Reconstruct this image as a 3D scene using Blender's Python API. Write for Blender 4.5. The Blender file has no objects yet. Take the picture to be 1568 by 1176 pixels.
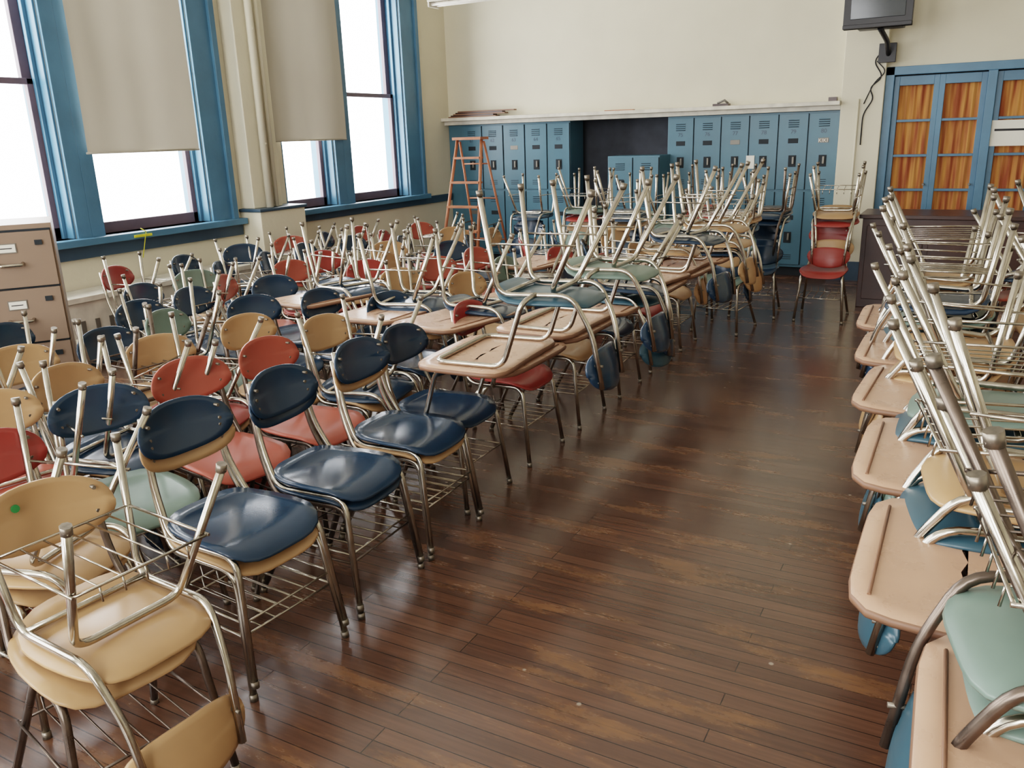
import bpy, bmesh, math, random
from mathutils import Vector, Matrix
random.seed(11)
D=bpy.data; C=bpy.context
# ------------------------------------------------------------ materials
def hexc(h):
    h=h.lstrip('#'); v=[int(h[i:i+2],16)/255 for i in (0,2,4)]
    return tuple((c/12.92 if c<=.04045 else ((c+.055)/1.055)**2.4) for c in v)+(1,)
def mat(name,col,rough=.5,metal=0.,noise=.12,nscale=6.,bump=0.,bscale=40.,spec=.5,rvar=.0,coat=0.):
    m=D.materials.new(name); m.use_nodes=True; nt=m.node_tree; b=nt.nodes['Principled BSDF']
    c=hexc(col) if isinstance(col,str) else col
    tc=nt.nodes.new('ShaderNodeTexCoord'); nz=nt.nodes.new('ShaderNodeTexNoise')
    nz.inputs['Scale'].default_value=nscale; nz.inputs['Detail'].default_value=5
    nt.links.new(tc.outputs['Object'],nz.inputs['Vector'])
    r=nt.nodes.new('ShaderNodeValToRGB'); r.color_ramp.elements[0].position=.3; r.color_ramp.elements[1].position=.7
    r.color_ramp.elements[0].color=tuple(x*(1-noise) for x in c[:3])+(1,)
    r.color_ramp.elements[1].color=tuple(min(1,x*(1+noise)) for x in c[:3])+(1,)
    nt.links.new(nz.outputs['Fac'],r.inputs['Fac']); nt.links.new(r.outputs['Color'],b.inputs['Base Color'])
    b.inputs['Roughness'].default_value=rough; b.inputs['Metallic'].default_value=metal
    b.inputs['Specular IOR Level'].default_value=spec
    if coat: b.inputs['Coat Weight'].default_value=coat; b.inputs['Coat Roughness'].default_value=.15
    if rvar:
        mr=nt.nodes.new('ShaderNodeMapRange'); mr.inputs['To Min'].default_value=max(0,rough-rvar); mr.inputs['To Max'].default_value=rough+rvar
        nt.links.new(nz.outputs['Fac'],mr.inputs['Value']); nt.links.new(mr.outputs['Result'],b.inputs['Roughness'])
    if bump:
        n2=nt.nodes.new('ShaderNodeTexNoise'); n2.inputs['Scale'].default_value=bscale
        nt.links.new(tc.outputs['Object'],n2.inputs['Vector'])
        bp=nt.nodes.new('ShaderNodeBump'); bp.inputs['Strength'].default_value=bump; bp.inputs['Distance'].default_value=.01
        nt.links.new(n2.outputs['Fac'],bp.inputs['Height']); nt.links.new(bp.outputs['Normal'],b.inputs['Normal'])
    return m
M={}
M['wall']=mat('cream_paint','#d4ccb6',.6,noise=.05,nscale=1.5,bump=.15,bscale=25)
M['ceil']=mat('ceiling_paint','#dcd8cb',.8,noise=.03)
M['blue']=mat('blue_trim_paint','#48708a',.4,noise=.12,nscale=4,bump=.1)
M['dblue']=mat('dark_blue_trim_paint','#34495a',.4,noise=.12)
M['sash']=mat('mauve_sash_paint','#62545e',.45,noise=.12)
M['locker']=mat('locker_enamel','#456a7a',.38,noise=.1,nscale=3,rvar=.08)
M['lockdark']=mat('locker_slot','#141c22',.7)
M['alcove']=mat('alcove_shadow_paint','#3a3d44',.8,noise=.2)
M['white']=mat('chipped_white_paint','#cdc7b9',.55,noise=.15,nscale=9)
M['chrome']=mat('worn_chrome','#bdb6aa',.2,metal=1.,noise=.15,nscale=25,rvar=.09)
M['bronze']=mat('bronze_tube','#6b5f56',.3,metal=.85,noise=.2,nscale=25,rvar=.1)
M['glide']=mat('steel_glide','#857c70',.4,metal=.8,noise=.3,nscale=60)
M['cblue']=mat('blue_plastic','#21364a',.2,noise=.1,rvar=.06,bump=.03,bscale=200)
M['cteal']=mat('teal_plastic','#34525f',.3,noise=.1,rvar=.06)
M['ctan']=mat('tan_plastic','#ae8963',.33,noise=.08,rvar=.06)
M['cred']=mat('red_plastic','#933831',.33,noise=.1,rvar=.06)
M['ccoral']=mat('coral_plastic','#a04e3e',.35,noise=.1,rvar=.06)
M['cgreen']=mat('sage_plastic','#6b7e74',.35,noise=.1,rvar=.06)
M['peach']=mat('peach_laminate','#bf987f',.28,noise=.06,nscale=10,rvar=.06)
M['peachd']=mat('laminate_edge','#7d5a45',.5)
M['wood']=mat('orange_wood','#a8694a',.5,noise=.2,nscale=8)
M['brown']=mat('dark_brown_wood','#3d2620',.35,noise=.25,nscale=5)
M['cab']=mat('beige_cabinet_enamel','#86705f',.45,noise=.06,nscale=4)
M['label']=mat('paper_label','#e6e2d6',.7,noise=.03)
M['ink']=mat('black_ink','#1c1a1c',.7)
M['tv']=mat('tv_plastic','#1f1d1f',.45,noise=.1)
M['screen']=mat('tv_glass','#2c3236',.12)
M['grey']=mat('grey_metal','#777269',.45,metal=.4)
M['yellow']=mat('yellow_tape','#d6cf3a',.6)
M['gdot']=mat('green_sticker','#2f8a4a',.6)
M['tube']=mat('fluorescent_tube_glass','#f2ece0',.3)
def blindmat():
    m=D.materials.new('roller_blind_fabric'); m.use_nodes=True; nt=m.node_tree; nt.nodes.clear()
    o=nt.nodes.new('ShaderNodeOutputMaterial'); d=nt.nodes.new('ShaderNodeBsdfDiffuse'); t=nt.nodes.new('ShaderNodeBsdfTranslucent'); x=nt.nodes.new('ShaderNodeMixShader')
    nz=nt.nodes.new('ShaderNodeTexNoise'); nz.inputs['Scale'].default_value=2
    r=nt.nodes.new('ShaderNodeValToRGB'); r.color_ramp.elements[0].color=hexc('#ada698'); r.color_ramp.elements[1].color=hexc('#b9b2a4')
    nt.links.new(nz.outputs['Fac'],r.inputs['Fac']); nt.links.new(r.outputs['Color'],d.inputs['Color'])
    t.inputs['Color'].default_value=hexc('#b8b0a2'); x.inputs['Fac'].default_value=.03
    nt.links.new(d.outputs[0],x.inputs[1]); nt.links.new(t.outputs[0],x.inputs[2]); nt.links.new(x.outputs[0],o.inputs[0]); return m
M['blind']=blindmat()
def curtainmat():
    m=D.materials.new('orange_curtain_fabric'); m.use_nodes=True; nt=m.node_tree; b=nt.nodes['Principled BSDF']
    tc=nt.nodes.new('ShaderNodeTexCoord'); mp=nt.nodes.new('ShaderNodeMapping'); mp.inputs['Scale'].default_value=(9,1,.6)
    nz=nt.nodes.new('ShaderNodeTexNoise'); nz.inputs['Scale'].default_value=2.5
    nt.links.new(tc.outputs['Object'],mp.inputs['Vector']); nt.links.new(mp.outputs['Vector'],nz.inputs['Vector'])
    r=nt.nodes.new('ShaderNodeValToRGB'); r.color_ramp.elements[0].position=.35; r.color_ramp.elements[1].position=.65
    r.color_ramp.elements[0].color=hexc('#8f4a2c'); r.color_ramp.elements[1].color=hexc('#c48a4c')
    nt.links.new(nz.outputs['Fac'],r.inputs['Fac']); nt.links.new(r.outputs['Color'],b.inputs['Base Color']); b.inputs['Roughness'].default_value=.8
    nt.links.new(r.outputs['Color'],b.inputs['Emission Color']); b.inputs['Emission Strength'].default_value=.08  # faint glow added to the cloth itself, no lamp behind it
    return m
M['curtain']=curtainmat()
def floormat():
    m=D.materials.new('worn_wood_floor'); m.use_nodes=True; nt=m.node_tree; b=nt.nodes['Principled BSDF']; N=nt.nodes.new; L=nt.links.new
    tc=N('ShaderNodeTexCoord')
    br=N('ShaderNodeTexBrick'); br.offset=.37; br.offset_frequency=3
    br.inputs['Scale'].default_value=1; br.inputs['Brick Width'].default_value=1.3; br.inputs['Row Height'].default_value=.057
    br.inputs['Mortar Size'].default_value=.0018; br.inputs['Mortar Smooth'].default_value=.2; br.inputs['Bias'].default_value=-.1
    br.inputs['Color1'].default_value=hexc('#50382c'); br.inputs['Color2'].default_value=hexc('#644737'); br.inputs['Mortar'].default_value=hexc('#221510')
    L(tc.outputs['Object'],br.inputs['Vector'])
    mp=N('ShaderNodeMapping'); mp.inputs['Scale'].default_value=(1.2,22,1); L(tc.outputs['Object'],mp.inputs['Vector'])
    gr=N('ShaderNodeTexNoise'); gr.inputs['Scale'].default_value=3; gr.inputs['Detail'].default_value=8; L(mp.outputs['Vector'],gr.inputs['Vector'])
    r1=N('ShaderNodeValToRGB'); r1.color_ramp.elements[0].position=.3; r1.color_ramp.elements[1].position=.75
    r1.color_ramp.elements[0].color=(.78,.78,.78,1); r1.color_ramp.elements[1].color=(1.2,1.18,1.16,1); L(gr.outputs['Fac'],r1.inputs['Fac'])
    mx=N('ShaderNodeMix'); mx.data_type='RGBA'; mx.blend_type='MULTIPLY'; mx.inputs[0].default_value=.9
    L(br.outputs['Color'],mx.inputs[6]); L(r1.outputs['Color'],mx.inputs[7])
    mp2=N('ShaderNodeMapping'); mp2.inputs['Scale'].default_value=(1.0,4.2,1); L(tc.outputs['Object'],mp2.inputs['Vector'])
    w=N('ShaderNodeTexNoise'); w.inputs['Scale'].default_value=1.6; w.inputs['Detail'].default_value=7; w.inputs['Roughness'].default_value=.68; L(mp2.outputs['Vector'],w.inputs['Vector'])
    r2=N('ShaderNodeValToRGB'); r2.color_ramp.elements[0].position=.53; r2.color_ramp.elements[1].position=.76
    r2.color_ramp.elements[0].color=(0,0,0,1); r2.color_ramp.elements[1].color=(.75,.75,.75,1); L(w.outputs['Fac'],r2.inputs['Fac'])
    m2=N('ShaderNodeMix'); m2.data_type='RGBA'; L(r2.outputs['Color'],m2.inputs[0]); L(mx.outputs[2],m2.inputs[6]); m2.inputs[7].default_value=hexc('#96683e')
    sp=N('ShaderNodeTexVoronoi'); sp.inputs['Scale'].default_value=4; L(tc.outputs['Object'],sp.inputs['Vector'])
    r3=N('ShaderNodeValToRGB'); r3.color_ramp.elements[0].position=.025; r3.color_ramp.elements[1].position=.035
    r3.color_ramp.elements[0].color=(.6,.6,.6,1); r3.color_ramp.elements[1].color=(0,0,0,1); L(sp.outputs['Distance'],r3.inputs['Fac'])
    m3=N('ShaderNodeMix'); m3.data_type='RGBA'; L(r3.outputs['Color'],m3.inputs[0]); L(m2.outputs[2],m3.inputs[6]); m3.inputs[7].default_value=hexc('#b0a393')
    L(m3.outputs[2],b.inputs['Base Color'])
    mr=N('ShaderNodeMapRange'); mr.inputs['To Min'].default_value=.15; mr.inputs['To Max'].default_value=.36; L(w.outputs['Fac'],mr.inputs['Value']); L(mr.outputs['Result'],b.inputs['Roughness'])
    b.inputs['Specular IOR Level'].default_value=.8
    b.inputs['Coat Weight'].default_value=.22; b.inputs['Coat Roughness'].default_value=.14
    bp=N('ShaderNodeBump'); bp.inputs['Strength'].default_value=.2; bp.inputs['Distance'].default_value=.002; bp.invert=True
    L(br.outputs['Fac'],bp.inputs['Height'])
    bp2=N('ShaderNodeBump'); bp2.inputs['Strength'].default_value=.04; bp2.inputs['Distance'].default_value=.01; L(gr.outputs['Fac'],bp2.inputs['Height']); L(bp.outputs['Normal'],bp2.inputs['Normal'])
    L(bp2.outputs['Normal'],b.inputs['Normal'])
    return m
M['floor']=floormat()
# ------------------------------------------------------------ mesh helpers
class MB:
    def __init__(s): s.bm=bmesh.new(); s.mats=[]
    def mi(s,k):
        if k not in s.mats: s.mats.append(k)
        return s.mats.index(k)
    def box(s,x0,x1,y0,y1,z0,z1,k):
        i=s.mi(k); c=[(x,y,z) for z in(z0,z1) for y in(y0,y1) for x in(x0,x1)]
        vs=[s.bm.verts.new(p) for p in c]
        for f in ((0,2,3,1),(4,5,7,6),(0,1,5,4),(2,6,7,3),(0,4,6,2),(1,3,7,5)):
            fc=s.bm.faces.new([vs[a] for a in f]); fc.material_index=i
    def tube(s,pts,r,k,seg=8,fil=.0,n=5,cap=True):
        i=s.mi(k); P=[Vector(p) for p in pts]
        if fil>0 and len(P)>2:
            Q=[P[0]]
            for a in range(1,len(P)-1):
                d0=(P[a-1]-P[a]); d1=(P[a+1]-P[a]); f=min(fil,d0.length*.45,d1.length*.45)
                A=P[a]+d0.normalized()*f; B=P[a]+d1.normalized()*f
                for t in range(n+1):
                    u=t/n; Q.append(A*(1-u)**2+P[a]*2*u*(1-u)+B*u*u)
            Q.append(P[-1]); P=Q
        rings=[]; T=(P[1]-P[0]).normalized(); up=Vector((0,0,1)) if abs(T.z)<.9 else Vector((1,0,0)); nrm=T.cross(up).normalized()
        for a in range(len(P)):
            if a==0: t=(P[1]-P[0]).normalized()
            elif a==len(P)-1: t=(P[-1]-P[-2]).normalized()
            else: t=((P[a+1]-P[a]).normalized()+(P[a]-P[a-1]).normalized()).normalized()
            nrm=(nrm-t*nrm.dot(t)).normalized(); bn=t.cross(nrm)
            rings.append([s.bm.verts.new(P[a]+(nrm*math.cos(2*math.pi*j/seg)+bn*math.sin(2*math.pi*j/seg))*r) for j in range(seg)])
        for a in range(len(rings)-1):
            for j in range(seg):
                f=s.bm.faces.new((rings[a][j],rings[a][(j+1)%seg],rings[a+1][(j+1)%seg],rings[a+1][j])); f.material_index=i; f.smooth=True
        if cap:
            for rr,rev in((rings[0],True),(rings[-1],False)):
                f=s.bm.faces.new(rr[::-1] if rev else rr); f.material_index=i
    def panel(s,fn,nrm,th,k,ke=None,n=3.6,seg=36,rings=6):
        i=s.mi(k); ie=s.mi(ke or k); nrm=Vector(nrm)
        dirs=[]
        for j in range(seg):
            a=2*math.pi*j/seg; c,d=math.cos(a),math.sin(a); q=(abs(c)**n+abs(d)**n)**(-1/n); dirs.append((c*q,d*q))
        def layer(off):
            L=[[s.bm.verts.new(Vector(fn(0,0))+nrm*off)]]
            for a in range(1,rings+1):
                rr=a/rings*.985; L.append([s.bm.verts.new(Vector(fn(rr*u,rr*v))+nrm*off) for u,v in dirs])
            return L
        T=layer(th/2); B=layer(-th/2); E=[s.bm.verts.new(Vector(fn(u,v))) for u,v in dirs]
        for L,fl in((T,False),(B,True)):
            for j in range(seg):
                v=[L[0][0],L[1][j],L[1][(j+1)%seg]]; f=s.bm.faces.new(v[::-1] if fl else v); f.material_index=i; f.smooth=True
                for a in range(1,rings):
                    v=[L[a][j],L[a+1][j],L[a+1][(j+1)%seg],L[a][(j+1)%seg]]; f=s.bm.faces.new(v[::-1] if fl else v); f.material_index=i; f.smooth=True
        for j in range(seg):
            k2=(j+1)%seg
            f=s.bm.faces.new((T[-1][j],E[j],E[k2],T[-1][k2])); f.material_index=ie; f.smooth=True
            f=s.bm.faces.new((E[j],B[-1][j],B[-1][k2],E[k2])); f.material_index=ie; f.smooth=True
    def mesh(s,name,sc=None):
        bmesh.ops.recalc_face_normals(s.bm,faces=s.bm.faces)
        if sc:
            for v in s.bm.verts: v.co.x*=sc[0]; v.co.y*=sc[1]; v.co.z*=sc[2]
        me=D.meshes.new(name); s.bm.to_mesh(me); s.bm.free()
        for k in s.mats: me.materials.append(M[k])
        return me
    def obj(s,name,loc=(0,0,0),rz=0,bevel=0):
        o=D.objects.new(name,s.mesh(name)); C.collection.objects.link(o); o.location=loc; o.rotation_euler=(0,0,rz)
        if bevel:
            b=o.modifiers.new('bevel','BEVEL'); b.width=bevel; b.segments=2; b.limit_method='ANGLE'
        return o
# ------------------------------------------------------------ chair templates (front = +Y)
SC=(.94,.97,.955)
def chair_parts(m,plast,frame,back=None,dot=False,rack=True):
    back=back or plast; r=.0115
    for s in(-1,1):
        m.tube([(.205*s,.215,.012),(.172*s,.165,.418),(.172*s,-.15,.408),(.150*s,-.225,.56),(.135*s,-.262,.79)],r,frame,fil=.06)
        m.tube([(.205*s,.216,0),(.2035*s,.213,.022)],.0138,'glide')
        m.tube([(.205*s,-.246,0),(.2035*s,-.24,.022)],.0138,'glide')
        for z in(.695,.765):
            m.tube([(.137*s,-.266,z),(.137*s,-.222,z)],.006,'glide',seg=6)
        m.tube([(.190*s,.188,.21),(.187*s,-.175,.21)],.0045,frame,seg=6)
    m.tube([(-.205,-.245,.012),(-.15,-.055,.405),(.15,-.055,.405),(.205,-.245,.012)],r,frame,fil=.05)
    m.tube([(-.172,.13,.408),(.172,.13,.408)],.009,frame)
    if rack:
        for y in(.185,-.17): m.tube([(-.19,y,.21),(.19,y,.21)],.004,frame,seg=6)
        for x in(-.12,-.06,0,.06,.12): m.tube([(x,.185,.212),(x,-.17,.212),(x,-.175,.25)],.003,frame,seg=5)
    def seat(u,v):
        x=u*(.205-.012*v*-1 if v<0 else .205); y=v*.205-.0
        z=.436-.010*(1-u*u)*(1-v*v)+.010*abs(u)**3
        if v>.45: z-=.045*((v-.45)/.55)**2
        if v<-.5: z+=.028*((-v-.5)/.5)**2
        return(x*(1-.04*max(0,-v)),y,z)
    m.panel(seat,(0,0,1),.012,plast,n=4.2)
    def bk(u,v):
        x=u*.186*(1-.05*v); z=.728+v*.090-.010*u*u*(1 if v>0 else -.6)
        y=-.262+.045*u*u -.022*v+.012*v*v*(1 if v>0 else .5)
        return(x,y,z)
    m.panel(bk,(0,1,0),.011,back,n=2.6)
    if dot: m.tube([(.06,-.255,.765),(.06,-.249,.765)],.011,'gdot',seg=12)
def tpl_chair(plast,frame,back=None,dot=False,rack=True):
    m=MB(); chair_parts(m,plast,frame,back,dot,rack); return m.mesh('school_chair_'+plast+'_'+frame,SC)
def tpl_tablet(plast,frame,back=None,rack=True):
    m=MB(); chair_parts(m,plast,frame,back,False,rack)
    def t(u,v): return(u*.33*(1-.04*v),.30+v*.225+(.02*(1-u*u) if v<0 else 0),.722)
    m.panel(t,(0,0,1),.02,'peach','peachd',n=6)
    m.tube([(.172,.0,.41),(.245,.03,.43),(.25,.12,.701),(.25,.43,.701),(-.25,.43,.701),(-.25,.12,.701),(-.245,.03,.43),(-.172,.0,.41)],.0115,frame,fil=.05)
    m.tube([(-.24,.478,.734),(.24,.478,.734)],.004,'peachd',seg=6)
    return m.mesh('tablet_desk_'+plast+'_'+frame,SC)
TABZ=.734*.955
TC={}
for p in('cblue','ctan','cred','ccoral','cgreen','cteal'):
    for f in('chrome','bronze'):
        TC[p,f]=tpl_chair(p,f); TC['t',p,f]=tpl_tablet(p,f); TC['n',p,f]=tpl_chair(p,f,rack=False)
TC['gb','chrome']=tpl_chair('cgreen','chrome','cblue'); TC['gb','bronze']=tpl_chair('cgreen','bronze','cteal'); TC['dot','bronze']=tpl_chair('ctan','bronze',None,True)
TC['tr','chrome']=tpl_chair('ctan','chrome','cred')
TC['it','a']=tpl_tablet('cteal','chrome','cblue',False); TC['it','b']=tpl_tablet('cgreen','chrome','cblue',False); TC['it','c']=tpl_tablet('ctan','chrome',None,False); TC['it','d']=tpl_tablet('cblue','chrome',None,False)
def heading(deg): return math.radians(deg)
PX=-90; NX=90; NY=180
def chair(x,y,h,p='cblue',f='chrome',z=0,tab=False,tilt=0):
    me=TC[('t',p,f)] if tab else TC[p,f]
    o=D.objects.new('tablet_arm_desk' if tab else 'school_chair',me); C.collection.objects.link(o)
    o.location=(x,y,z); o.rotation_euler=(math.radians(tilt),0,heading(h)); return o
ctr=[0]
def inv(x,y,h,p='cblue',f='chrome',z=.428,tilt=0,roll=0):
    """upside-down chair resting its seat at height z, facing h"""
    ctr[0]+=1
    me=TC['n',p,f] if (('n',p,f) in TC and ctr[0]%3!=1) else TC[p,f]
    o=D.objects.new('school_chair' if p!='it' else 'tablet_arm_desk',me); C.collection.objects.link(o)
    Mx=Matrix.Translation((x,y,z))@Matrix.Rotation(heading(h),4,'Z')@Matrix.Rotation(math.radians(tilt),4,'X')@Matrix.Rotation(math.pi+math.radians(roll),4,'Y')@Matrix.Translation((0,0,-.428))
    o.matrix_world=Mx; return o
def rc():
    return random.choices(['cblue','ctan','cred','ccoral','cgreen'],[.43,.27,.16,.07,.07])[0]
def rf(): return random.choices(['chrome','bronze'],[.85,.15])[0]
J=lambda a: random.uniform(-a,a)
# aisle-edge column
inv(-1.78,1.12,NX-5,'ctan','chrome',z=.434); chair(-1.80,1.08,PX-12,'dot','bronze')
chair(-1.92,1.67,PX-5,'ctan','chrome'); chair(-1.915,1.67,PX-4,'cblue','chrome',z=.045)
chair(-1.93,2.14,PX+2,'cblue','bronze'); chair(-1.925,2.14,PX+1,'cblue','chrome',z=.035)
chair(-1.94,2.60,PX+1,'ctan','chrome'); chair(-1.93,2.60,PX,'cblue','chrome',z=.035)
# tablet-arm desks with upside-down tablet-arm desks laid top to top on them
ys=[3.02,3.62,4.22,4.84,5.46,6.1]
cols=['cblue','cred','ctan','cblue','cred','ctan']
ZT2=TABZ+.703-.428+.003
for i,(y,c) in enumerate(zip(ys,cols)):
    chair(-2.02,y,PX+J(4),c,rf() if i else 'chrome',tab=True)
    if i in(0,1,3,4):
        inv(-1.44+J(.02),y-.10+J(.03) if i==0 else y+J(.05),NX+(4 if i==0 else J(9)),'it',['a','b','','d','c'][i],z=ZT2)
    else:
        inv(-1.64+J(.03),y+.14+J(.04),NX+J(12),['','','cteal','','','cblue'][i],'chrome',z=TABZ,roll=J(3))
        inv(-1.62+J(.03),y+.12+J(.05),NX+J(14),['','','cblue','','','ctan'][i],'chrome',z=TABZ+.075,tilt=J(5),roll=J(5))
    if i==4: inv(-1.80,y+.1,NX+J(12),rc(),'chrome',z=TABZ+.10,tilt=J(4))
L=[(-2.44,.74,'ccoral',0,'ctan'),(-2.34,1.28,'tr',1,'ctan'),(-2.48,1.70,'gb',0,''),(-2.48,2.15,'ccoral',0,'ctan'),(-2.44,2.58,'ccoral',0,''),(-2.52,3.05,'ctan',1,'cblue'),
 (-2.96,1.1,'cblue',1,'cgreen'),(-2.80,1.50,'ctan',1,'ccoral'),(-2.88,1.95,'ctan',1,'cblue'),(-2.96,2.40,'ctan',1,'cred'),(-2.92,2.92,'ctan',0,'ctan'),
 (-3.38,1.57,'cgreen',1,'cblue'),(-3.40,2.02,'ctan',1,'cblue'),(-3.34,2.46,'cblue',1,'ctan'),(-3.44,2.92,'cgreen',0,''),(-3.30,3.30,'cblue',0,'cgreen'),
 (-3.80,2.05,'cblue',1,'ctan'),(-3.96,2.38,'cblue',0,'cblue'),(-3.82,3.02,'cblue',1,'cblue'),(-3.88,3.46,'cblue',0,''),
 (-4.32,3.46,'cblue',1,'cblue'),(-4.44,3.9,'cgreen',1,'ctan')]
for x,y,c,iv,c2 in L:
    chair(x,y,PX+J(18),c,rf() if c not in('gb','tr') else 'chrome')
    if iv: inv(x+.03,y,NX+J(28),c2,rf(),z=.434,tilt=J(3),roll=J(3))
colx=[-2.56,-3.10,-3.64,-4.17,-4.69,-5.20]
starts=[3.68,3.62,3.86,4.0,4.42,4.0]
for x,y0 in zip(colx,starts):
    y=y0+J(.05)
    while y<7.1:
        c=rc(); xx=x+J(.09); t=(x>-3.7 and y<6.2 and random.random()<.6)
        chair(xx,y,PX+J(12 if t else 30),c,rf(),tab=t)
        if t:
            if random.random()<.4: inv(xx+.34,y+.16,NX+J(18),rc(),rf(),z=TABZ,tilt=J(3),roll=J(4))
        elif random.random()<.62: inv(xx+.03,y,NX+J(40),rc(),rf(),z=.434,tilt=J(4),roll=J(4))
        y+=.54+J(.06)+(.18 if t else 0)
# far row in front of the lockers, facing the camera
for i,(x,c) in enumerate([(-1.05,'cred'),(-1.62,'cblue'),(-2.2,'cgreen'),(-2.8,'cblue'),(-3.4,'ctan'),(-4.0,'cblue')]):
    chair(x,7.47,NY+J(6),c,'chrome'); 
    inv(x+.02,7.72,J(8),['cred','cblue','cblue','cgreen','cred','cblue'][i],'chrome' if i<3 else rf(),z=.79)
    if i not in(0,3,5): inv(x+.02,7.74,J(8),['cblue','cblue','cred','cblue','cgreen','cblue'][i],rf(),z=.85,tilt=J(4))
    if i==0: inv(x+.02,7.76,5,'ctan','chrome',z=.86,tilt=2)
for i,(x,y,c) in enumerate([(-1.72,6.78,'cgreen'),(-2.25,6.85,'cblue'),(-2.75,6.9,'cblue')]):
    chair(x,y,NY+J(12),c,'chrome')
    inv(x,y+.26,J(8),['cblue','cgreen','ctan'][i],'chrome',z=.79,tilt=J(4))
    if i!=1: inv(x,y+.27,J(8),rc(),'chrome',z=.86,tilt=J(4))
# right-hand row
ry=[1.24,1.92,2.56,3.2,3.82,4.45]
rcol=[('ctan','gb','gb'),('ctan','ctan','cteal'),('ctan','cgreen','cteal'),('cblue','ctan','ctan'),('ctan','cgreen','cteal'),('ctan','ctan','cblue')]
for i,(y,(a,b,c)) in enumerate(zip(ry,rcol)):
    xc=.20-.115*(y-1.3)
    chair(xc+(.31 if i==0 else .24),y-(-.02 if i==0 else .08),NX+J(3),a,'chrome',tab=True)
    inv(xc+(.05 if i==0 else 0),y+(.21 if i==0 else .17),PX+(8 if i==0 else J(12)),c,'chrome',z=TABZ,roll=J(2))
    if i==0: inv(.245,y+.17,PX+13,b,'bronze',z=TABZ+.09)
    else: inv(xc+.02+J(.02),y+.17+J(.03),PX+J(14),b,'chrome',z=TABZ+.075,tilt=J(5),roll=J(5))
    if i>=4: inv(xc+.03+J(.03),y+.1,PX+J(14),rc(),'chrome',z=TABZ+.16,tilt=J(6),roll=J(7))
    chair(xc+.84,y+.1,NX+J(6),rc(),'chrome',tab=(i%2==1))
    if i%2==0: inv(xc+.72,y+.12,PX+J(10),'ctan','chrome',z=.434,roll=J(4))
    inv(xc+.50,y+.18,PX+J(18),rc(),'chrome',z=.80,tilt=J(6),roll=J(8))
    if i in(3,5): inv(xc+.52,y+.16,PX+J(18),rc(),'chrome',z=.88,tilt=J(6),roll=J(8))
# ------------------------------------------------------------ room shell
XL=-6.15; YB=9.62; H=4.7; Y0=-3.0; XR=4.0
m=MB(); m.box(XL-.3,XR+.2,Y0-.2,10.3,-.1,0,'floor'); m.obj('floor')
m=MB(); m.box(XL-.3,XR+.2,Y0-.2,10.3,H,H+.1,'ceil'); m.obj('ceiling')
ops=[(-1.9,-.85),(-.6,.45),(1.72,2.80),(3.05,4.12),(4.36,5.48),(6.48,7.27),(7.54,8.62)]  # nearer openings, ahead of the visible pairs, are unseen and added for daylight
ZS,ZT=.93,4.25
m=MB(); m.box(XL-.3,XL,Y0-.2,10.3,0,ZS,'wall'); m.box(XL-.3,XL,Y0-.2,10.3,ZT,H,'wall')
p=Y0-.2
for a,b in ops: m.box(XL-.3,XL,p,a,ZS,ZT,'wall'); p=b
m.box(XL-.3,XL,p,10.3,ZS,ZT,'wall'); m.obj('wall_left')
m=MB(); ro=[(-5.2,-4.0),(-3.5,-2.3),(-1.2,0.)]
m.box(XL-.3,XR+.2,Y0-.2,Y0,0,ZS,'wall'); m.box(XL-.3,XR+.2,Y0-.2,Y0,ZT,H,'wall'); p=XL-.3
for a,b in ro: m.box(p,a,Y0-.2,Y0,ZS,ZT,'wall'); p=b
m.box(p,XR+.2,Y0-.2,Y0,ZS,ZT,'wall'); m.obj('wall_rear')
m=MB(); m.box(XR,XR+.2,Y0,10.3,0,H,'wall'); m.obj('wall_right')
ZA=1.76; DT=2.06
m=MB(); m.box(XL,-1.3,YB,10.3,ZA,H,'wall'); m.box(-1.3,-.86,YB,10.3,ZA,H,'wall'); m.box(-.86,XR,YB,10.3,DT,H,'wall'); m.obj('wall_back')
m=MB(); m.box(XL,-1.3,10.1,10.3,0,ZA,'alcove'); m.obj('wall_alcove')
m=MB(); m.box(-1.295,-.86,YB,10.3,0,ZA,'wall'); m.obj('wall_back_stub')
m=MB(); m.box(1.75,XR,YB,10.3,0,DT,'wall'); m.obj('wall_back_right')
m=MB(); m.box(-1.30,-.90,9.50,YB+.01,0,H,'wall'); m.obj('pilaster_back',bevel=.006)
m=MB(); m.box(XL,XL+.17,5.86,6.24,1.01,H,'wall'); m.box(XL,XL+.26,5.84,6.45,0,.98,'wall'); m.box(XL,XL+.28,5.82,6.47,.98,1.01,'dblue'); m.obj('pier_left',bevel=.008)
m=MB(); m.tube([(XL+.215,6.02,1.012),(XL+.215,6.02,H)],.035,'wall',seg=14); m.tube([(XL+.20,6.13,1.012),(XL+.20,6.13,H)],.02,'wall',seg=12)
for z in(1.6,2.6): m.tube([(XL+.175,6.02,z),(XL+.255,6.02,z)],.01,'wall')
m.obj('steam_pipe')
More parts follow.
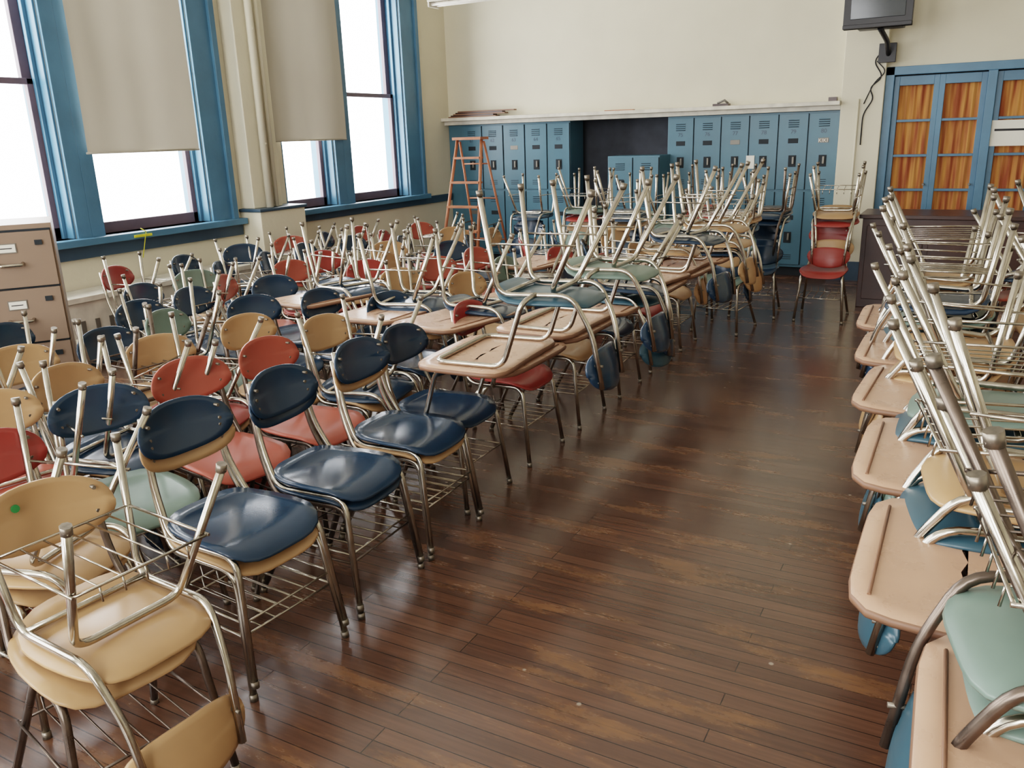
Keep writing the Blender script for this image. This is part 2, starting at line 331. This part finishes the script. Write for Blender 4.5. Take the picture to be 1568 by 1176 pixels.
def window(n,a,b,neigh_l=.12,neigh_r=.12):
    m=MB(); xo=XL-.16
    m.box(XL-.3,XL+.0,a,a+.02,ZS,ZT,'blue'); m.box(XL-.3,XL,b-.02,b,ZS,ZT,'blue'); m.box(XL-.3,XL,a,b,ZT-.02,ZT,'blue')
    a2,b2=a+.02,b-.02
    for (z0,z1,x) in((ZS,2.12,xo),(2.08,3.28,xo-.05),(3.36,ZT-.02,xo)):
        w=.075
        m.box(x,x+.045,a2,a2+w,z0,z1,'sash'); m.box(x,x+.045,b2-w,b2,z0,z1,'sash')
        m.box(x,x+.045,a2,b2,z0,z0+(.09 if z0==ZS else .045),'sash'); m.box(x,x+.045,a2,b2,z1-.045,z1,'sash')
    m.box(XL-.25,XL,a2,b2,3.26,3.38,'blue')
    m.box(xo+.045,xo+.08,a2,a2+.03,ZS,ZT,'blue'); m.box(xo+.045,xo+.08,b2-.03,b2,ZS,ZT,'blue')
    m.box(XL-.3,XL+.02,a,b,ZS-.02,ZS,'dblue')
    if neigh_l: m.box(XL,XL+.03,a-neigh_l,a,ZS-.02,ZT+.12,'blue')
    m.box(XL,XL+.03,b,b+neigh_r,ZS-.02,ZT+.12,'blue')
    m.box(XL,XL+.03,a-neigh_l,b+neigh_r,ZT,ZT+.14,'blue')
    if neigh_r>.15: m.box(XL,XL+.06,b+neigh_r-.06,b+neigh_r,ZS-.02,ZT+.14,'blue')
    m.obj('window_%d'%n,bevel=.004)
cas=[(.2,.125),(.125,.2),(.2,.125),(.125,.12),(.12,.28),(.0,.135),(.135,.32)]
for i,((a,b),(l,r)) in enumerate(zip(ops,cas)): window(i+1,a,b,l,r)
m=MB(); m.box(XL,XL+.11,-2.2,5.82,ZS-.055,ZS,'blue'); m.box(XL,XL+.035,-2.2,5.82,ZS-.16,ZS-.055,'dblue'); m.obj('trim_1',bevel=.006)
m=MB(); m.box(XL,XL+.11,6.47,8.95,ZS-.055,ZS,'blue'); m.box(XL,XL+.035,6.47,YB-.06,ZS-.13,ZS-.04,'dblue'); m.obj('trim_2',bevel=.006)
m=MB(); m.box(XL,XL+.03,Y0,5.82,0,.2,'dblue'); m.box(XL,XL+.03,6.47,9.5,0,.2,'dblue'); m.obj('baseboard_left')
m=MB(); m.box(-1.31,-.89,9.47,9.5,0,.2,'dblue'); m.obj('baseboard_back')
for i,(a,b) in enumerate(ro):
    m=MB()
    for z in(ZS,2.1,3.3,ZT-.06): m.box(a,b,Y0-.15,Y0-.1,z,z+.06,'sash')
    m.box(a,a+.07,Y0-.15,Y0-.1,ZS,ZT,'sash'); m.box(b-.07,b,Y0-.15,Y0-.1,ZS,ZT,'sash')
    m.box(a-.1,b+.1,Y0,Y0+.1,ZS-.05,ZS,'blue'); m.obj('window_%d'%(i+8))
def blind(a,b,zb,x):
    m=MB(); n=24; i=m.mi('blind'); G=[]; zt=3.36
    for k in range(n+1):
        u=k/n; y=a+(b-a)*u; row=[]
        for q in range(13):
            v=q/12; z=zb+(zt-zb)*v
            row.append(m.bm.verts.new((x+.018*math.sin(u*7+v*2.5)*(1-v)+.006*math.sin(u*19),y,z)))
        G.append(row)
    for k in range(n):
        for q in range(12):
            f=m.bm.faces.new((G[k][q],G[k+1][q],G[k+1][q+1],G[k][q+1])); f.material_index=i; f.smooth=True
    m.tube([(x,a-.01,zb),(x,b+.01,zb)],.009,'blind'); m.tube([(x,a-.02,zt),(x,b+.02,zt)],.025,'grey')
    return m.obj('roller_blind')
blind(4.30,5.38,1.57,XL+.06); blind(6.28,7.42,1.62,XL+.06)
m=MB(); m.tube([(XL+.12,4.62,ZS+.03),(XL+.13,4.66,ZS-.0),(XL+.12,4.6,.72)],.004,'yellow',seg=5); m.box(XL+.115,XL+.125,4.55,4.72,ZS-.04,ZS-.02,'yellow'); m.obj('yellow_tape')
m=MB(); m.box(XL+.02,XL+.38,2.2,5.8,.50,.54,'white'); m.box(XL+.34,XL+.36,2.25,5.78,.06,.50,'white')
for k in range(28): m.box(XL+.36,XL+.364,2.35+k*.12,2.39+k*.12,.12,.36,'grey')
m.obj('radiator_cover',bevel=.005)
# ------------------------------------------------------------ lockers
def lockers(name,x0,n,ztop,yf,dep,tiers,w=.31,base=.1):
    m=MB(); x1=x0+n*w
    m.box(x0,x1,yf+.012,yf+dep,base,ztop,'locker')
    m.box(x0+.01,x1-.01,yf+.05,yf+dep-.02,0,base,'lockdark')
    for t,(z0,z1) in enumerate(tiers):
        for k in range(n):
            a=x0+k*w+.009; b=x0+(k+1)*w-.009
            m.box(a,b,yf-.004,yf+.013,z0,z1,'locker')
            m.box(b,b+.006,yf+.005,yf+.0125,z0,z1,'lockdark')
            c=(a+b)/2
            for g in range(4):
                z=z1-.07-g*.022
                m.box(c-.055,c+.055,yf-.009,yf-.003,z,z+.006,'lockdark'); m.box(c-.055,c+.055,yf-.013,yf-.003,z+.006,z+.012,'locker')
            for g in range(3):
                z=z0+.06+g*.022
                m.box(c-.055,c+.055,yf-.008,yf-.003,z,z+.006,'lockdark')
            hz=z0+.30
            m.box(c-.035,c+.045,yf-.010,yf-.003,hz-.06,hz+.06,'lockdark'); m.box(c+.005,c+.025,yf-.024,yf-.009,hz-.03,hz+.045,'grey')
            m.box(c-.05,c+.055,yf-.007,yf-.003,z1-.30,z1-.25,'lockdark' if (k+t)%3 else 'grey')
    return m.obj(name,bevel=.0025)
TT=[(.13,.92),(.945,1.73)]
lockers('locker_bank',-5.94,5,1.75,9.57,.40,TT); lockers('locker_bank',-3.16,6,1.75,9.57,.40,TT)
lockers('locker_unit',-3.74,2,1.34,9.18,.38,[(.13,.70),(.72,1.32)])
m=MB(); m.box(XL+.005,-5.945,9.60,9.9,0,1.75,'locker'); m.obj('locker_filler_panel')
def text(s,x,y,z,size,k,name):
    cu=D.curves.new(name,'FONT'); cu.body=s; cu.size=size; cu.align_x='CENTER'; cu.extrude=.0008
    o=D.objects.new(name,cu); C.collection.objects.link(o); o.location=(x,y,z); o.rotation_euler=(math.pi/2,0,0); cu.materials.append(M[k]); return o
e=D.objects.new('locker_numbers',None); C.collection.objects.link(e)
for x0,n,st in((-5.94,5,61),(-3.16,6,75)):
    for k in range(n):
        o=text(str(st+k),x0+(k+.5)*.31,9.564,1.53,.06,'dblue','number'); o.parent=e
o=text('KIKI',-3.16+5.5*.31,9.555,1.435,.055,'label','graffiti'); o.parent=e
m=MB(); m.box(-3.16+3*.31-.02,-3.16+3*.31+.07,9.553,9.563,1.17,1.31,'label'); m.obj('locker_label')
m=MB(); m.box(XL,-1.30,9.42,YB,1.80,1.84,'white'); m.box(XL,-1.30,9.50,YB,1.752,1.80,'white'); m.obj('trim_3',bevel=.004)
m=MB()
for k in range(5): m.box(-6.05+k*.03,-5.35+k*.06-.1*(k%2),9.45+.01*k,9.56,1.84+k*.016,1.855+k*.016,'brown' if k%2 else 'peachd')
m.obj('plank_stack')
m=MB(); m.box(-2.62,-2.45,9.46,9.56,1.84,1.865,'brown'); m.tube([(-2.58,9.5,1.87),(-2.5,9.5,1.90),(-2.46,9.5,1.865)],.012,'grey'); m.obj('metal_hook')
m=MB(); m.box(-3.9,-3.55,9.47,9.55,1.84,1.85,'wood'); m.obj('wood_slat')
m=MB(); m.box(-1.42,-1.34,9.47,9.55,1.84,1.88,'brown'); m.obj('wood_block')
# ------------------------------------------------------------ doors
def door(n,xa,xb,cols,sign=False):
    m=MB(); y0,y1=9.60,9.645
    rows=[(.62,.93),(.955,1.27),(1.295,1.61),(1.635,1.96)]
    edges=[xa]+[v for c in cols for v in c]+[xb]
    for i in range(0,len(edges),2): m.box(edges[i],edges[i+1],y0,y1,.02,2.05,'blue')
    for a,b in cols:
        m.box(a,b,y0,y1,.02,.62,'blue'); m.box(a,b,y0,y1,1.96,2.05,'blue')
        for k in range(3): m.box(a,b,y0+.008,y1-.005,rows[k][1],rows[k+1][0],'blue')
        i=m.mi('curtain'); P=[]
        for k in range(25):
            x=a-.01+(b-a+.02)*k/24; yy=9.68+.012*math.sin(k*1.3+a*20)
            P.append((m.bm.verts.new((x,yy,.58)),m.bm.verts.new((x,yy,2.0))))
        for k in range(24):
            f=m.bm.faces.new((P[k][0],P[k+1][0],P[k+1][1],P[k][1])); f.material_index=i; f.smooth=True
    m.tube([(xb-.05,y0-.05,1.0),(xb-.05,y0,1.0)],.012,'grey'); 
    return m.obj('door_%d'%n,bevel=.003)
door(1,-.82,-.41,[(-.77,-.46)]); door(2,-.41,0.0,[(-.36,-.05)]); door(3,.08,.5,[(.13,.44)]); door(4,.5,.92,[(.55,.86)])
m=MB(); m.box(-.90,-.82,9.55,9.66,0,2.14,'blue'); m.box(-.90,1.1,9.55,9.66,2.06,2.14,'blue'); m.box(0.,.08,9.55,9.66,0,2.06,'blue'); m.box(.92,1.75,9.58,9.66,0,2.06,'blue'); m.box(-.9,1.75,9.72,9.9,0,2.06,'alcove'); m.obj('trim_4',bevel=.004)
m=MB(); m.box(.06,.42,9.585,9.592,1.36,1.60,'label'); m.box(.11,.40,9.583,9.586,1.50,1.52,'ink'); m.obj('paper_sign')
m=MB(); m.box(-.84,.7,8.06,8.6,.0,.80,'brown'); m.box(-.87,.73,8.03,8.63,.80,.835,'brown')
for k in range(3): m.box(-.80+k*.5,-.34+k*.5,8.045,8.062,.08,.74,'brown'); m.tube([(-.38+k*.5,8.02,.4),(-.38+k*.5,8.05,.4)],.012,'grey')
m.obj('wooden_cabinet',bevel=.006)
m=MB(); x=-.94; m.box(x-.29,x+.29,8.72,8.80,2.44,2.96,'tv'); m.box(x-.25,x+.25,8.80,9.15,2.50,2.92,'tv'); m.box(x-.23,x+.23,8.714,8.722,2.52,2.92,'screen'); m.box(x-.29,x+.29,8.70,8.80,2.44,2.475,'tv')
m.obj('television',bevel=.012)
m=MB(); m.box(x-.2,x+.2,8.85,9.2,2.46,2.495,'tv'); m.tube([(x,9.0,2.46),(x+.05,9.25,2.36),(x+.05,9.5,2.25)],.025,'tv',fil=.05); m.box(x-.04,x+.12,9.47,9.5,2.18,2.36,'tv'); m.obj('tv_wall_bracket',bevel=.004)
m=MB(); m.tube([(x,9.48,2.3),(x-.08,9.49,2.2),(x+.02,9.49,2.05),(x-.1,9.49,1.95),(x-.05,9.49,1.85),(x-.14,9.49,1.7),(x-.14,9.49,1.4)],.006,'ink',fil=.06); m.tube([(x-.05,9.49,2.2),(x+.05,9.49,2.1),(x-.06,9.49,2.0),(x-.14,9.49,1.8)],.005,'ink',fil=.06); m.obj('tv_power_cord')
m=MB(); m.tube([(-1.13,9.48,1.85),(-1.13,9.48,.45)],.012,'wall'); m.box(-1.17,-1.09,9.47,9.5,.33,.45,'label'); m.box(-1.14,-1.12,9.466,9.472,.36,.38,'ink'); m.box(-1.14,-1.12,9.466,9.472,.40,.42,'ink'); m.obj('wall_outlet')
for (lx,ly) in((-4.95,8.31),(-2.35,6.2),(-2.35,3.4),(-2.35,.6),(.6,6.2),(.6,3.4)):
    m=MB(); L2=.5; m.box(-L2,L2,-.11,.11,.04,.10,'white'); m.tube([(-L2+.02,-.05,.02),(L2-.02,-.05,.02)],.018,'tube'); m.tube([(-L2+.02,.05,.02),(L2-.02,.05,.02)],.018,'tube')
    m.box(-L2,-L2+.02,-.10,.10,-.01,.05,'white'); m.box(L2-.02,L2,-.10,.10,-.01,.05,'white')
    for xx in(-.3,.3): m.tube([(xx,0,.1),(xx,0,H-2.98)],.008,'grey')
    m.obj('fluorescent_light',(lx,ly,2.98),0,bevel=.004)
m=MB()
for s in(-1,1):
    m.tube([(-5.14+.26*s,8.05,0),(-5.14+.16*s,8.45,1.58)],.021,'wood',seg=4)
    m.tube([(-5.14+.24*s,8.95,0),(-5.14+.16*s,8.5,1.55)],.016,'wood',seg=4)
    m.tube([(-5.14+.22*s,8.22,.6),(-5.14+.21*s,8.76,.62)],.006,'grey',seg=5)
for k in range(5):
    z=.28+k*.27; f=z/1.58; w=.26-.10*f; y=8.05+.4*f
    m.box(-5.14-w,-5.14+w,y-.04,y+.06,z,z+.022,'wood')
for z in(.4,.9,1.3): f=z/1.55; m.tube([(-5.14-.24+.08*f,8.95-.45*f,z),(-5.14+.24-.08*f,8.95-.45*f,z)],.009,'wood',seg=6)
m.box(-5.33,-4.95,8.38,8.56,1.57,1.60,'wood'); m.obj('wooden_stepladder')
def filing(x,y,rz,w=.42,d=.50,h=1.24):
    m=MB(); m.box(-w/2,w/2,-d/2+.012,d/2,0,h,'cab')
    dh=(h-.06)/4
    for k in range(4):
        z0=.035+k*dh; z1=z0+dh-.012
        m.box(-w/2+.012,w/2-.012,-d/2-.006,-d/2+.013,z0,z1,'cab')
        m.box(-w/2+.008,w/2-.008,-d/2+.009,-d/2+.0115,z1,z1+.012,'lockdark')
        m.box(-.055,.035,-d/2-.010,-d/2-.005,z1-.105,z1-.055,'grey'); m.box(-.05,.03,-d/2-.012,-d/2-.009,z1-.10,z1-.06,'label'); m.box(-.04,.015,-d/2-.013,-d/2-.0118,z1-.082,z1-.077,'ink')
        m.tube([(-.06,-d/2-.004,z1-.16),(-.055,-d/2-.035,z1-.165),(.045,-d/2-.035,z1-.165),(.05,-d/2-.004,z1-.16)],.009,'chrome',fil=.012)
        m.box(.12,.155,-d/2-.016,-d/2-.005,z1-.07,z1-.045,'lockdark')
    return m.obj('filing_cabinet',(x,y,0),rz,bevel=.004)
rz=math.radians(56)
filing(-4.54,2.66,rz); filing(-4.54-.56*.43,2.66-.83*.43,rz)
# ------------------------------------------------------------ light
w=D.worlds.new('overcast_sky'); C.scene.world=w; w.use_nodes=True
bg=w.node_tree.nodes['Background']; bg.inputs[0].default_value=(.985,.99,1.0,1); bg.inputs[1].default_value=15
def portal(loc,rot,sx,sy):
    l=D.lights.new('window_portal','AREA'); l.shape='RECTANGLE'; l.size=sx; l.size_y=sy; l.cycles.is_portal=True
    o=D.objects.new('window_portal',l); C.collection.objects.link(o); o.location=loc; o.rotation_euler=rot
for a,b in ops: portal((XL-.32,(a+b)/2,(ZS+ZT)/2),(0,-math.pi/2,0),ZT-ZS,b-a)
for a,b in ro: portal(((a+b)/2,Y0-.22,(ZS+ZT)/2),(math.pi/2,0,0),b-a,ZT-ZS)
# ------------------------------------------------------------ camera
f=1267; yaw=math.radians(29); p=math.atan(380/f); a=math.radians(1.83)
F=Vector((-math.sin(yaw)*math.cos(p),math.cos(yaw)*math.cos(p),-math.sin(p))); R0=Vector((math.cos(yaw),math.sin(yaw),0)); U0=R0.cross(F)
R=R0*math.cos(a)-U0*math.sin(a); U=R0*math.sin(a)+U0*math.cos(a)
cam=D.cameras.new('camera'); co=D.objects.new('camera',cam); C.collection.objects.link(co)
mt=Matrix((R,U,-F)).transposed().to_4x4(); mt.translation=Vector((0,0,1.6)); co.matrix_world=mt
cam.sensor_width=36; cam.lens=36*f/1568; cam.clip_start=.02
C.scene.camera=co
C.scene.view_settings.view_transform='Filmic'; C.scene.view_settings.look='Medium High Contrast'
C.scene.view_settings.exposure=0.0
